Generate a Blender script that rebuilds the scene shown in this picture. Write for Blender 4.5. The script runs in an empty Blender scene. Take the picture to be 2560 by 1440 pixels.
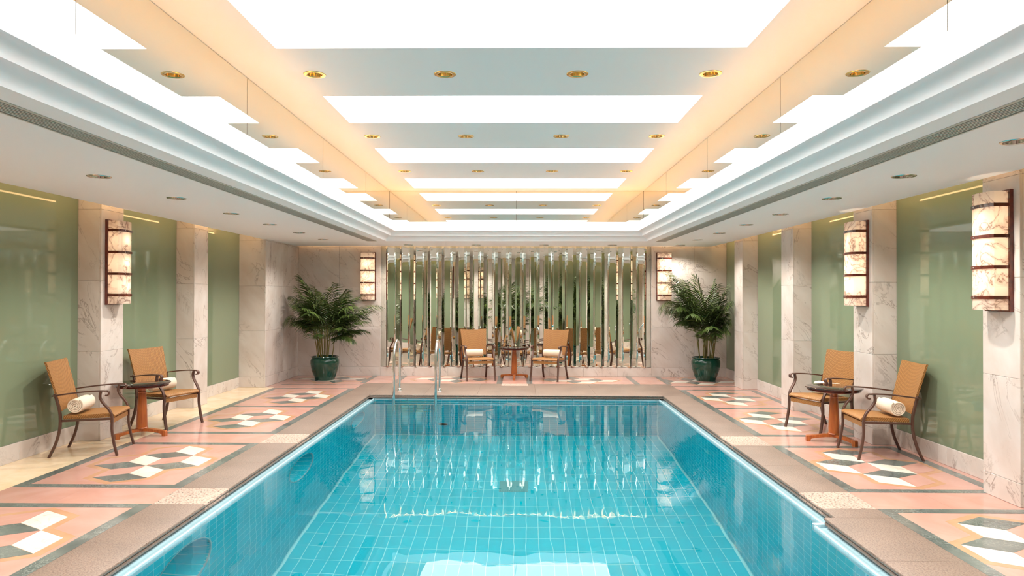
import bpy, bmesh, math, random
from mathutils import Vector, Matrix
R_ = random.Random(7)
sc = bpy.context.scene
COL = sc.collection
PI = math.pi

# ------------------------------------------------------------------ camera
F_PX, YAW, PIT, ROL, PPX, PPY = 1740.0, 0.0145846, 0.007293, 0.002286, 1273.766, 723.826
r0 = Vector((math.cos(YAW), math.sin(YAW), 0))
fw = Vector((-math.cos(PIT)*math.sin(YAW), math.cos(PIT)*math.cos(YAW), math.sin(PIT)))
u0 = Vector((math.sin(PIT)*math.sin(YAW), -math.sin(PIT)*math.cos(YAW), math.cos(PIT)))
rt = math.cos(ROL)*r0 + math.sin(ROL)*u0
up = math.cos(ROL)*u0 - math.sin(ROL)*r0
cam = bpy.data.cameras.new('camera'); camo = bpy.data.objects.new('camera', cam); COL.objects.link(camo)
cam.sensor_width = 36; cam.lens = F_PX/2560*36
cam.shift_x = (1280-PPX)/2560; cam.shift_y = (PPY-720)/2560
camo.matrix_world = Matrix(((rt.x, up.x, -fw.x, 0), (rt.y, up.y, -fw.y, 0), (rt.z, up.z, -fw.z, 1.7), (0, 0, 0, 1)))
cam.clip_start = 0.05
sc.camera = camo
# ------------------------------------------------------------------ world, exposure
w = bpy.data.worlds.new('world'); sc.world = w; w.use_nodes = True
w.node_tree.nodes['Background'].inputs[0].default_value = (0.9, 0.95, 1, 1)
w.node_tree.nodes['Background'].inputs[1].default_value = 0.0
sc.view_settings.view_transform = 'Standard'; sc.view_settings.look = 'None'
sc.view_settings.exposure = 0.60; sc.view_settings.gamma = 1
sc.view_settings.use_curve_mapping = False
PANEL_L = 3.7        # radiance of the luminous ceiling panels
TROUGH_L = 8.5      # warm strips behind the ceiling cove
SLOT_L = 6.0         # warm strips in the slot between soffit and wall
SPOT_W = 36.0        # soffit downlights
TRAY_W = 62.0        # brass downlights of the raised ceiling
SCONCE_W = 0.50       # each of the three bulbs of a wall lamp

# ------------------------------------------------------------------ materials
def srgb(r, g, b):
    f = lambda c: ((c/255+0.055)/1.055)**2.4 if c/255 > 0.04045 else c/255/12.92
    return (f(r), f(g), f(b), 1)
def mat(name):
    m = bpy.data.materials.new(name); m.use_nodes = True
    nt = m.node_tree; b = nt.nodes['Principled BSDF']
    return m, nt, b
def N(nt, t, **kw):
    n = nt.nodes.new(t)
    for k, v in kw.items(): setattr(n, k, v)
    return n
def simple(name, col, rough=0.5, metal=0, spec=0.5, coat=0):
    m, nt, b = mat(name)
    b.inputs['Base Color'].default_value = col; b.inputs['Roughness'].default_value = rough
    b.inputs['Metallic'].default_value = metal; b.inputs['Specular IOR Level'].default_value = spec
    b.inputs['Coat Weight'].default_value = coat
    return m
def ramp(nt, stops):
    r = N(nt, 'ShaderNodeValToRGB'); e = r.color_ramp.elements
    while len(e) < len(stops): e.new(0.5)
    for i, (p, c) in enumerate(stops): e[i].position = p; e[i].color = c
    return r
def coords(nt, scale=(1, 1, 1), rot=(0, 0, 0)):
    g = N(nt, 'ShaderNodeNewGeometry'); mp = N(nt, 'ShaderNodeMapping')
    mp.inputs['Scale'].default_value = scale; mp.inputs['Rotation'].default_value = rot
    nt.links.new(g.outputs['Position'], mp.inputs[0])
    return mp.outputs[0]
def mixc(nt, fac, a, b):
    m = N(nt, 'ShaderNodeMix', data_type='RGBA')
    nt.links.new(fac, m.inputs[0])
    for i, s in ((6, a), (7, b)):
        if isinstance(s, tuple): m.inputs[i].default_value = s
        else: nt.links.new(s, m.inputs[i])
    return m.outputs[2]
def marble(name, base, base2, vein, vscale=1.3, vwidth=0.035, rough=0.16, rot=(0.45, 0.65, 0.5), amount=0.8, stretch=(2.4, 2.4, 0.55)):
    m, nt, b = mat(name); L = nt.links.new
    c0 = coords(nt, rot=rot); oi = N(nt, 'ShaderNodeObjectInfo'); ad = N(nt, 'ShaderNodeVectorMath', operation='MULTIPLY_ADD'); cx_ = N(nt, 'ShaderNodeCombineXYZ')
    for i in range(3): L(oi.outputs['Random'], cx_.inputs[i])
    L(cx_.outputs[0], ad.inputs[0]); ad.inputs[1].default_value = (9, 17, 23); L(c0, ad.inputs[2])
    st = N(nt, 'ShaderNodeMapping'); st.inputs['Scale'].default_value = stretch; L(ad.outputs[0], st.inputs[0]); c = st.outputs[0]
    n1 = N(nt, 'ShaderNodeTexNoise'); n1.inputs['Scale'].default_value = 1.7; n1.inputs['Detail'].default_value = 5; L(c, n1.inputs['Vector'])
    cloud = ramp(nt, [(0.35, base2), (0.65, base)]); L(n1.outputs['Fac'], cloud.inputs[0])
    n2 = N(nt, 'ShaderNodeTexNoise'); n2.inputs['Scale'].default_value = vscale; n2.inputs['Detail'].default_value = 7
    n2.inputs['Roughness'].default_value = 0.62; n2.inputs['Distortion'].default_value = 1.1; L(c, n2.inputs['Vector'])
    a = N(nt, 'ShaderNodeMath', operation='SUBTRACT'); a.inputs[1].default_value = 0.5; L(n2.outputs['Fac'], a.inputs[0])
    ab = N(nt, 'ShaderNodeMath', operation='ABSOLUTE'); L(a.outputs[0], ab.inputs[0])
    vr = ramp(nt, [(0.0, (1, 1, 1, 1)), (vwidth, (0, 0, 0, 1))]); L(ab.outputs[0], vr.inputs[0])
    n3 = N(nt, 'ShaderNodeTexNoise'); n3.inputs['Scale'].default_value = 1.1; L(c, n3.inputs['Vector'])
    mk = ramp(nt, [(0.42, (0, 0, 0, 1)), (0.62, (amount,)*3+(1,))]); L(n3.outputs['Fac'], mk.inputs[0])
    mu = N(nt, 'ShaderNodeMath', operation='MULTIPLY'); L(vr.outputs[0], mu.inputs[0]); L(mk.outputs[0], mu.inputs[1])
    L(mixc(nt, mu.outputs[0], cloud.outputs[0], vein), b.inputs['Base Color'])
    b.inputs['Roughness'].default_value = rough
    return m
def speckle(name, c1, c2, c3, scale, rough, bump=0.0):
    m, nt, b = mat(name); L = nt.links.new
    c = coords(nt)
    n1 = N(nt, 'ShaderNodeTexNoise'); n1.inputs['Scale'].default_value = scale; n1.inputs['Detail'].default_value = 3; L(c, n1.inputs['Vector'])
    r = ramp(nt, [(0.36, c3), (0.46, c1), (0.62, c2)]); L(n1.outputs['Fac'], r.inputs[0])
    n2 = N(nt, 'ShaderNodeTexNoise'); n2.inputs['Scale'].default_value = 2.2; n2.inputs['Detail'].default_value = 4; L(c, n2.inputs['Vector'])
    r2 = ramp(nt, [(0.35, (0.82, 0.82, 0.82, 1)), (0.65, (1, 1, 1, 1))]); L(n2.outputs['Fac'], r2.inputs[0])
    mm = N(nt, 'ShaderNodeMix', data_type='RGBA', blend_type='MULTIPLY'); mm.inputs[0].default_value = 1
    L(r.outputs[0], mm.inputs[6]); L(r2.outputs[0], mm.inputs[7]); L(mm.outputs[2], b.inputs['Base Color'])
    b.inputs['Roughness'].default_value = rough
    if bump:
        bp = N(nt, 'ShaderNodeBump'); bp.inputs['Strength'].default_value = bump; bp.inputs['Distance'].default_value = 0.002
        L(n1.outputs['Fac'], bp.inputs['Height']); L(bp.outputs[0], b.inputs['Normal'])
    return m
def mottled(name, c1, c2, scale, rough, detail=5, coat=0.0, dist=0.0):
    m, nt, b = mat(name); L = nt.links.new
    c = coords(nt)
    n1 = N(nt, 'ShaderNodeTexNoise'); n1.inputs['Scale'].default_value = scale; n1.inputs['Detail'].default_value = detail
    n1.inputs['Distortion'].default_value = dist; L(c, n1.inputs['Vector'])
    r = ramp(nt, [(0.35, c1), (0.65, c2)]); L(n1.outputs['Fac'], r.inputs[0]); L(r.outputs[0], b.inputs['Base Color'])
    b.inputs['Roughness'].default_value = rough; b.inputs['Coat Weight'].default_value = coat
    return m
def emissive(name, col, strength):
    m, nt, b = mat(name)
    b.inputs['Base Color'].default_value = (0.8, 0.8, 0.8, 1)
    b.inputs['Emission Color'].default_value = col; b.inputs['Emission Strength'].default_value = strength
    return m

M = {}
M['marble'] = marble('white marble', srgb(215, 207, 201), srgb(204, 192, 183), srgb(130, 113, 102), vscale=0.95, vwidth=0.013, amount=0.75)
M['paint'] = simple('white paint', srgb(246, 245, 246), 0.55, spec=0.3)
M['pink'] = mottled('pink marble', srgb(182, 136, 122), srgb(190, 148, 136), 2.6, 0.16, 6, dist=1.0)
M['tan'] = mottled('tan marble', srgb(176, 132, 102), srgb(186, 143, 112), 6, 0.18, 4)
M['cream'] = mottled('cream marble', srgb(226, 198, 160), srgb(238, 216, 184), 3, 0.16, 6, dist=1.0)
M['whitetile'] = marble('white inlay marble', srgb(222, 214, 202), srgb(212, 204, 190), srgb(156, 146, 136), vscale=1.6, vwidth=0.015, amount=0.6)
M['green'] = marble('dark green marble', srgb(106, 111, 107), srgb(80, 87, 85), srgb(160, 166, 158), vscale=9, vwidth=0.03, amount=0.6)
M['granite'] = speckle('brown granite', srgb(120, 102, 91), srgb(135, 117, 105), srgb(98, 80, 71), 95, 0.42, 0.15)
M['granite_rough'] = speckle('pale flamed granite', srgb(168, 142, 128), srgb(178, 155, 141), srgb(84, 70, 62), 55, 0.7, 0.5)
M['glass_green'] = simple('back painted green glass', srgb(124, 137, 112), 0.035, spec=0.55)
M['mirror'] = simple('silvered mirror', (0.86, 0.88, 0.83, 1), 0.0, 1)
M['mirror_warm'] = simple('ceiling mirror', (0.86, 0.83, 0.74, 1), 0.0, 1)
M['joint'] = simple('dark joint', srgb(120, 96, 70), 0.6)
M['dark'] = simple('dark recess', srgb(40, 36, 32), 0.8)
M['panel'] = emissive('luminous ceiling panel', (0.985, 0.985, 0.985, 1), PANEL_L)
M['trough'] = emissive('warm trough strip', (1, 0.42, 0.05, 1), TROUGH_L)
M['slot'] = emissive('warm slot strip', (1, 0.60, 0.26, 1), SLOT_L)
M['lampface'] = emissive('downlight lamp', (0.85, 0.97, 1, 1), 3.0)
M['brass'] = simple('brass reflector', srgb(240, 216, 150), 0.16, 1)
M['silver'] = simple('silver reflector', srgb(215, 212, 205), 0.15, 1)
M['grille'] = simple('grey painted grille', srgb(196, 190, 180), 0.45)
M['chrome'] = simple('polished steel', (0.80, 0.82, 0.82, 1), 0.08, 1)
M['bronze'] = simple('dark bronze painted metal', srgb(92, 66, 56), 0.30, 0.35)
M['towel'] = mottled('cream towelling', srgb(226, 208, 186), srgb(236, 222, 202), 180, 0.95, 2)
M['toptable'] = simple('near-black lacquered glass', srgb(40, 20, 18), 0.04, spec=0.7, coat=0.6)
M['lampwood'] = mottled('dark red mahogany', srgb(74, 28, 18), srgb(100, 40, 26), 14, 0.22, 3, coat=0.5)
M['gutter'] = simple('pale aqua glazed tile', srgb(160, 192, 202), 0.15)
M['grout'] = simple('pale aqua grout', srgb(150, 218, 224), 0.6, spec=0.05)
M['soil'] = simple('dark soil', srgb(46, 34, 24), 0.95)
M['pot'] = simple('dark green glazed ceramic', srgb(8, 60, 46), 0.06, spec=0.5, coat=0.3)
M['stem'] = mottled('palm cane', srgb(122, 98, 44), srgb(104, 110, 46), 30, 0.55)
M['door'] = simple('dark brown door', srgb(62, 38, 26), 0.35)
M['bulb'] = emissive('lamp bulb', (1, 0.72, 0.42, 1), 6)
# wood with grain along z
def wood(name, a, bcol):
    m, nt, b = mat(name); L = nt.links.new
    c = coords(nt, (26, 26, 2.5))
    n1 = N(nt, 'ShaderNodeTexNoise'); n1.inputs['Scale'].default_value = 2; n1.inputs['Detail'].default_value = 4; L(c, n1.inputs['Vector'])
    r = ramp(nt, [(0.35, a), (0.65, bcol)]); L(n1.outputs['Fac'], r.inputs[0]); L(r.outputs[0], b.inputs['Base Color'])
    b.inputs['Roughness'].default_value = 0.28; b.inputs['Coat Weight'].default_value = 0.35
    return m
M['wood'] = wood('polished cherry wood', srgb(150, 74, 26), srgb(176, 98, 40))
# rattan weave in object space
def rattan():
    m, nt, b = mat('woven rattan'); L = nt.links.new
    t = N(nt, 'ShaderNodeTexCoord'); outs = []
    for rot in ((0.0, 0.6, PI/4), (0.0, -0.6, -PI/4)):
        mp = N(nt, 'ShaderNodeMapping'); mp.inputs['Rotation'].default_value = rot; L(t.outputs['Object'], mp.inputs[0])
        wv = N(nt, 'ShaderNodeTexWave'); wv.inputs['Scale'].default_value = 26; wv.inputs['Distortion'].default_value = 0.4; L(mp.outputs[0], wv.inputs['Vector'])
        outs.append(wv)
    mx = N(nt, 'ShaderNodeMath', operation='MULTIPLY'); L(outs[0].outputs['Fac'], mx.inputs[0]); L(outs[1].outputs['Fac'], mx.inputs[1])
    r = ramp(nt, [(0.0, srgb(132, 86, 40)), (0.5, srgb(182, 131, 72))]); L(mx.outputs[0], r.inputs[0]); L(r.outputs[0], b.inputs['Base Color'])
    bp = N(nt, 'ShaderNodeBump'); bp.inputs['Strength'].default_value = 0.6; bp.inputs['Distance'].default_value = 0.004
    L(mx.outputs[0], bp.inputs['Height']); L(bp.outputs[0], b.inputs['Normal'])
    b.inputs['Roughness'].default_value = 0.5
    return m
M['rattan'] = rattan()
def island(name, c1, c2, rough, spec=0.5, trans=None):
    m, nt, b = mat(name); L = nt.links.new
    g = N(nt, 'ShaderNodeNewGeometry'); r = ramp(nt, [(0.0, c1), (1.0, c2)])
    L(g.outputs['Random Per Island'], r.inputs[0]); L(r.outputs[0], b.inputs['Base Color'])
    b.inputs['Roughness'].default_value = rough; b.inputs['Specular IOR Level'].default_value = spec
    return m
M['pooltile'] = island('turquoise glazed pool tile', srgb(0, 178, 200), srgb(0, 192, 212), 0.2, 0.04)
M['leaf'] = island('palm leaflet', srgb(38, 56, 22), srgb(84, 104, 44), 0.42)
def alabaster():
    m, nt, b = mat('veined alabaster'); L = nt.links.new
    c = coords(nt)
    n2 = N(nt, 'ShaderNodeTexNoise'); n2.inputs['Scale'].default_value = 4.2; n2.inputs['Detail'].default_value = 5; n2.inputs['Distortion'].default_value = 1.4; L(c, n2.inputs['Vector'])
    a = N(nt, 'ShaderNodeMath', operation='SUBTRACT'); a.inputs[1].default_value = 0.5; L(n2.outputs['Fac'], a.inputs[0])
    ab = N(nt, 'ShaderNodeMath', operation='ABSOLUTE'); L(a.outputs[0], ab.inputs[0])
    vr = ramp(nt, [(0.0, srgb(150, 124, 110)), (0.014, srgb(222, 202, 188)), (0.07, srgb(246, 234, 220))]); L(ab.outputs[0], vr.inputs[0])
    d = N(nt, 'ShaderNodeBsdfDiffuse'); tr = N(nt, 'ShaderNodeBsdfTranslucent'); mx = N(nt, 'ShaderNodeMixShader'); mx.inputs[0].default_value = 0.55
    gl = N(nt, 'ShaderNodeBsdfGlossy'); gl.inputs['Roughness'].default_value = 0.15; m2 = N(nt, 'ShaderNodeMixShader'); m2.inputs[0].default_value = 0.05
    L(vr.outputs[0], d.inputs[0]); L(vr.outputs[0], tr.inputs[0]); L(d.outputs[0], mx.inputs[1]); L(tr.outputs[0], mx.inputs[2])
    L(mx.outputs[0], m2.inputs[1]); L(gl.outputs[0], m2.inputs[2])
    L(m2.outputs[0], nt.nodes['Material Output'].inputs[0])
    return m
M['alabaster'] = alabaster()
def water():
    m, nt, b = mat('pool water'); L = nt.links.new
    b.inputs['Base Color'].default_value = (0.93, 1, 1, 1); b.inputs['Roughness'].default_value = 0.0
    b.inputs['IOR'].default_value = 1.333; b.inputs['Transmission Weight'].default_value = 1
    c = coords(nt, (1.0, 0.55, 1))
    n1 = N(nt, 'ShaderNodeTexNoise'); n1.inputs['Scale'].default_value = 3.0; n1.inputs['Detail'].default_value = 1.5; L(c, n1.inputs['Vector'])
    bp = N(nt, 'ShaderNodeBump'); bp.inputs['Strength'].default_value = 1.0; bp.inputs['Distance'].default_value = 0.0028
    L(n1.outputs['Fac'], bp.inputs['Height']); L(bp.outputs[0], b.inputs['Normal'])
    return m
M['water'] = water()

# ------------------------------------------------------------------ mesh helpers
class MB:
    def __init__(s): s.v = []; s.f = []
    def add(s, vs, fs):
        o = len(s.v); s.v += [tuple(p) for p in vs]; s.f += [tuple(i+o for i in f) for f in fs]; return s
    def box(s, x0, x1, y0, y1, z0, z1):
        return s.add([(x0,y0,z0),(x1,y0,z0),(x1,y1,z0),(x0,y1,z0),(x0,y0,z1),(x1,y0,z1),(x1,y1,z1),(x0,y1,z1)],
                     [(0,3,2,1),(4,5,6,7),(0,1,5,4),(1,2,6,5),(2,3,7,6),(3,0,4,7)])
    def quad(s, *p): return s.add(p, [tuple(range(len(p)))])
    def prism(s, poly, z0, z1):
        n = len(poly)
        return s.add([(x,y,z0) for x,y in poly]+[(x,y,z1) for x,y in poly],
                     [tuple(range(n-1,-1,-1)), tuple(range(n,2*n))]+[(i,(i+1)%n,n+(i+1)%n,n+i) for i in range(n)])
    def lathe(s, prof, n=32, c=(0,0), caps=True):
        vs = []; fs = []; k = len(prof)
        for i in range(n):
            a = 2*PI*i/n
            vs += [(c[0]+r*math.cos(a), c[1]+r*math.sin(a), z) for r, z in prof]
        for i in range(n):
            j = (i+1) % n
            for q in range(k-1): fs.append((i*k+q, j*k+q, j*k+q+1, i*k+q+1))
        if caps:
            if prof[0][0] > 1e-6: fs.append(tuple(i*k for i in range(n-1, -1, -1)))
            if prof[-1][0] > 1e-6: fs.append(tuple(i*k+k-1 for i in range(n)))
        return s.add(vs, fs)
    def sweep(s, pts, w, h, side=None, round_n=0, taper=None):
        pts = [Vector(p) for p in pts]; n = len(pts); rings = []
        nrm = Vector(side) if side else None
        for i, p in enumerate(pts):
            t = (pts[min(i+1, n-1)]-pts[max(i-1, 0)]).normalized()
            a = nrm if nrm is not None else Vector((0, 0, 1))
            a = (a-t*a.dot(t))
            if a.length < 1e-4: a = t.orthogonal()
            a.normalize(); b = t.cross(a)
            k = taper(i/(n-1)) if taper else 1
            if round_n:
                rings.append([p+a*(w/2*k*math.cos(2*PI*q/round_n))+b*(h/2*k*math.sin(2*PI*q/round_n)) for q in range(round_n)])
            else:
                c = 0.28
                rings.append([p+a*(x*w/2*k)+b*(y*h/2*k) for x, y in ((1,1-c),(1-c,1),(-1+c,1),(-1,1-c),(-1,-1+c),(-1+c,-1),(1-c,-1),(1,-1+c))])
        m = len(rings[0]); vs = [v for r in rings for v in r]; fs = []
        for i in range(n-1):
            for q in range(m): fs.append((i*m+q, i*m+(q+1) % m, (i+1)*m+(q+1) % m, (i+1)*m+q))
        fs.append(tuple(range(m-1, -1, -1))); fs.append(tuple((n-1)*m+q for q in range(m)))
        return s.add(vs, fs)
    def mesh(s, name, smooth=None, fix=True):
        me = bpy.data.meshes.new(name); me.from_pydata(s.v, [], s.f); me.validate()
        if fix:
            bm = bmesh.new(); bm.from_mesh(me); bmesh.ops.recalc_face_normals(bm, faces=bm.faces); bm.to_mesh(me); bm.free()
        if smooth is not None:
            for p in me.polygons: p.use_smooth = True
            me.set_sharp_from_angle(angle=math.radians(smooth))
        return me
    def build(s, name, m, parent=None, smooth=None, fix=True):
        return link(name, s.mesh(name, smooth, fix), m, parent)
def link(name, me, m, parent=None, loc=None):
    if m is not None and not me.materials: me.materials.append(M[m])
    o = bpy.data.objects.new(name, me); COL.objects.link(o)
    if parent: o.parent = parent
    if loc: o.location = loc
    return o
def crv(pts, n=6):
    P = [Vector(p) for p in pts]; out = []
    for i in range(len(P)-1):
        a, b, c, d = P[max(i-1, 0)], P[i], P[i+1], P[min(i+2, len(P)-1)]
        for k in range(n):
            t = k/n
            out.append(0.5*((2*b)+(c-a)*t+(2*a-5*b+4*c-d)*t*t+(-a+3*b-3*c+d)*t**3))
    out.append(P[-1]); return out
def empty(name, loc=(0, 0, 0), rz=0.0, parent=None):
    o = bpy.data.objects.new(name, None); COL.objects.link(o); o.location = loc; o.rotation_euler = (0, 0, rz); o.empty_display_size = 0.1
    if parent: o.parent = parent
    return o
def thing(name, label, cat, loc=(0, 0, 0), rz=0.0, group=None):
    return tag(empty(name, loc, rz), label, cat, group)
def tag(o, label, cat, group=None, kind=None):
    o['label'] = label; o['category'] = cat
    if group: o['group'] = group
    if kind: o['kind'] = kind
    return o
def struct(o, label=None):
    o['kind'] = 'structure'
    if label: o['label'] = label
    return o
def copy_tree(o, parent=None):
    c = o.copy(); COL.objects.link(c); c.parent = parent
    for ch in list(o.children): copy_tree(ch, c)
    return c
def plane_holes(x0, x1, y0, y1, z, holes):
    xs = sorted(set([x0, x1]+[v for h in holes for v in h[:2] if x0 < v < x1]))
    ys = sorted(set([y0, y1]+[v for h in holes for v in h[2:] if y0 < v < y1]))
    b = MB()
    for i in range(len(xs)-1):
        for j in range(len(ys)-1):
            cx, cy = (xs[i]+xs[i+1])/2, (ys[j]+ys[j+1])/2
            if any(h[0] < cx < h[1] and h[2] < cy < h[3] for h in holes): continue
            b.quad((xs[i], ys[j], z), (xs[i], ys[j+1], z), (xs[i+1], ys[j+1], z), (xs[i+1], ys[j], z))
    return b

# ------------------------------------------------------------------ key dimensions (metres, deck at z = 0)
YF, YB = 14.5, -2.6                    # far wall, wall behind the camera
XPL, XGL, XBL = -4.846, -5.115, -4.63  # left pilaster face, glass face, far block face
XPR, XGR = 4.018, 4.29
ZS, ZC = 2.70, 3.628                   # soffit, main ceiling
PLW, PRW, PFW, PNW = -2.46, 2.345, 11.80, 1.4   # pool inner faces
PSTEP = 5.37                           # right hand pool edge steps in before this
ZW = -0.085                            # water level
ZB = -2.85                             # pool floor
PIL = [(-1.05, -0.60), (1.2, 1.65), (3.42, 3.87), (5.65, 6.10), (7.99, 8.44), (10.30, 10.75), (12.62, 13.08)]
OPEN = (-2.50, 2.363, -1.6, 13.0)      # soffit opening x0,x1,y0,y1
PANELS = [(-0.43, 0.63), (1.965, 3.03), (4.36, 5.427), (6.74, 7.805), (9.153, 10.187), (11.543, 12.60)]
PX = (-1.92, 1.764)

# ------------------------------------------------------------------ walls
ZJ = [0.19, 1.03, 1.85, 2.68, 3.0]
def slab(x0, x1, y0, y1, z0, z1, parent, m='marble', name='marble_slab', bev=0.0025):
    b = MB(); b.box(x0, x1, y0, y1, z0, z1); o = b.build(name, m, parent)
    bm = bmesh.new(); bm.from_mesh(o.data); bmesh.ops.bevel(bm, geom=bm.edges[:], offset=bev, segments=1, affect='EDGES'); bm.to_mesh(o.data); bm.free()
    return o
def side_wall(sgn, name, xg, xp, pil):
    b = MB(); x0, x1 = sorted((xg+sgn*0.012, xg+sgn*0.25)); b.box(x0, x1, YB-0.2, YF+0.2, -0.1, 3.05)
    core = struct(b.build(name, 'joint'), 'side wall of green glass panels between white marble pilasters')
    for i, (y0, y1) in enumerate(pil):
        p = MB().box(*sorted((xp+sgn*0.02, xg+sgn*0.012)), y0+0.02, y1-0.02, 0, 3.04).build('pilaster', 'marble', core)
        zs = [0.0]+ZJ
        for k in range(len(zs)-1):
            z0, z1 = zs[k]+0.0008, zs[k+1]-0.0008
            slab(*sorted((xp, xp+sgn*0.022)), y0, y1, z0, z1, p)                        # pool-facing slab
            for ya, yb in ((y0, y0+0.022), (y1-0.022, y1)):
                slab(*sorted((xp+sgn*0.022, xg+sgn*0.012)), ya, yb, z0, z1, p)
    edges = [YB]+[v for p in pil for v in p]+[YF]
    for i in range(0, len(edges), 2):
        y0, y1 = edges[i], edges[i+1]
        if y1-y0 < 0.2: continue
        slab(*sorted((xg, xg+sgn*0.012)), y0+0.002, y1-0.002, 0.185, 3.02, core, 'glass_green', 'glass_panel', 0.002)
    return core
PL_L = PIL[:-1]+[(12.62, 14.52)]
def baseboards(sgn, name, xg, pil):
    root = struct(empty(name), 'low white marble plinth under the glass panels')
    edges = [YB]+[v for p in pil for v in p]+[YF]
    for i in range(0, len(edges), 2):
        y0, y1 = edges[i], edges[i+1]
        if y1-y0 < 0.2: continue
        mid = (y0+y1)/2
        for a, b_ in ((y0, mid), (mid, y1)):
            slab(*sorted((xg-sgn*0.012, xg+sgn*0.011)), a+0.001, b_-0.001, 0.0, 0.184, root, 'marble', 'plinth_slab')
wl = side_wall(-1, 'wall_left', XGL, XPL, PL_L[:-1])
# thicker marble block at the far end of the left wall
blk = MB().box(XGL-0.01, XBL-0.02, 12.64, 14.5, 0, 3.04).build('end_block', 'marble', wl)
zs = [0.0]+ZJ
for k in range(len(zs)-1):
    z0, z1 = zs[k]+0.0008, zs[k+1]-0.0008
    slab(XBL-0.022, XBL, 12.62, 13.57, z0, z1, blk); slab(XBL-0.022, XBL, 13.572, 14.5, z0, z1, blk)
    slab(XGL-0.012, XBL-0.022, 12.62, 12.642, z0, z1, blk)
wr = side_wall(1, 'wall_right', XGR, XPR, PIL)
baseboards(-1, 'baseboard_left', XGL, PL_L); baseboards(1, 'baseboard_right', XGR, PIL)
# far wall: marble slabs left and right of the mirror screen, plinth below
MX0, MX1 = -2.905, 2.742
wfb = MB(); wfb.box(-5.3, MX0, YF+0.022, YF+0.3, -0.1, 3.05); wfb.box(MX1, 4.5, YF+0.022, YF+0.3, -0.1, 3.05); wfb.box(MX0, MX1, YF+0.022, YF+0.3, -0.1, 0.186); wfb.box(MX0, MX1, YF+0.2, YF+0.3, 0.186, 3.05)
wf = struct(wfb.build('wall_far', 'marble'), 'far wall clad in veined white marble')
for xs in ((XBL, -3.77), (-3.768, MX0), (MX1, 3.62), (3.622, XGR)):
    for k in range(len(zs)-1): slab(xs[0]+0.0008, xs[1]-0.0008, YF, YF+0.022, zs[k]+0.0008, zs[k+1]-0.0008, wf)
xx = [MX0+(MX1-MX0)*i/8 for i in range(9)]
for a, b_ in zip(xx, xx[1:]): slab(a+0.0008, b_-0.0008, YF, YF+0.022, 0.0, 0.186, wf)
wb = struct(MB().box(-5.3, 4.5, YB-0.2, YB, -0.1, 3.05).build('wall_back', 'marble'), 'marble wall behind the pool')
d = struct(MB().box(-2.2, -0.4, YB, YB+0.05, 0.0, 2.3).build('door_1', 'door'), 'dark brown double door')
MB().box(-1.31, -1.29, YB+0.05, YB+0.06, 0.0, 2.3).build('door_gap', 'dark', d)
for x in (-1.42, -1.18): MB().box(x-0.012, x+0.012, YB+0.05, YB+0.11, 0.85, 1.25).build('door_handle', 'brass', d)

# ------------------------------------------------------------------ ceiling: soffit, cove, mirrors, luminous ceiling
SX0, SX1, SY1 = -4.66, 3.94, 14.40      # outer edge of the soffit: a lit slot runs round the walls
DL_S = [(-3.59, y) for y in (5.88, 7.22, 8.60, 9.94, 11.26, 12.66)]+[(3.22, y) for y in (4.55, 5.88, 7.23, 8.64, 9.94, 11.28, 12.65)]
DL_S += [(-3.59, 4.55), (-3.59, 3.2), (3.22, 3.2), (-3.59, 1.85), (3.22, 1.85)]
DL_F = [(-2.25, 14.0), (-0.88, 14.0), (0.49, 14.0), (1.86, 14.0), (3.22, 14.0)]
DL_C = [(x, y) for y in (1.28, 3.68, 6.07, 8.46, 10.86) for x in (-1.803, -0.657, 0.50, 1.657)]
HW = 0.066
holes_s = [(x-HW, x+HW, y-HW, y+HW) for x, y in DL_S+DL_F]
GRL, GRR = (-2.86, -2.685), (2.545, 2.72)
GY = (-1.2, 13.02)
holes_s += [(GRL[0], GRL[1], *GY), (GRR[0], GRR[1], *GY)]
holes_s += [(OPEN[0], OPEN[1], OPEN[2], OPEN[3])]
ceil = struct(plane_holes(SX0, SX1, YB, SY1, ZS, holes_s).build('ceiling', 'paint'), 'white plaster ceiling with lower soffit round the raised tray')
b = MB()                                   # soffit edge return and slot box
b.box(SX0-0.02, SX0, YB, SY1+0.02, ZS, ZS+0.09); b.box(SX1, SX1+0.02, YB, SY1+0.02, ZS, ZS+0.09); b.box(SX0, SX1, SY1, SY1+0.02, ZS, ZS+0.09)
b.quad((SX0, YB, ZS+0.09), (SX1, YB, ZS+0.09), (SX1, SY1, ZS+0.09), (SX0, SY1, ZS+0.09)) if False else None
b.build('soffit_edge', 'paint', ceil)
top = plane_holes(-5.3, 4.5, YB, YF+0.25, 3.02, [(OPEN[0]-0.25, OPEN[1]+0.25, OPEN[2]-0.25, OPEN[3]+0.25)])
top.build('slot_lid', 'paint', ceil)
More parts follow.
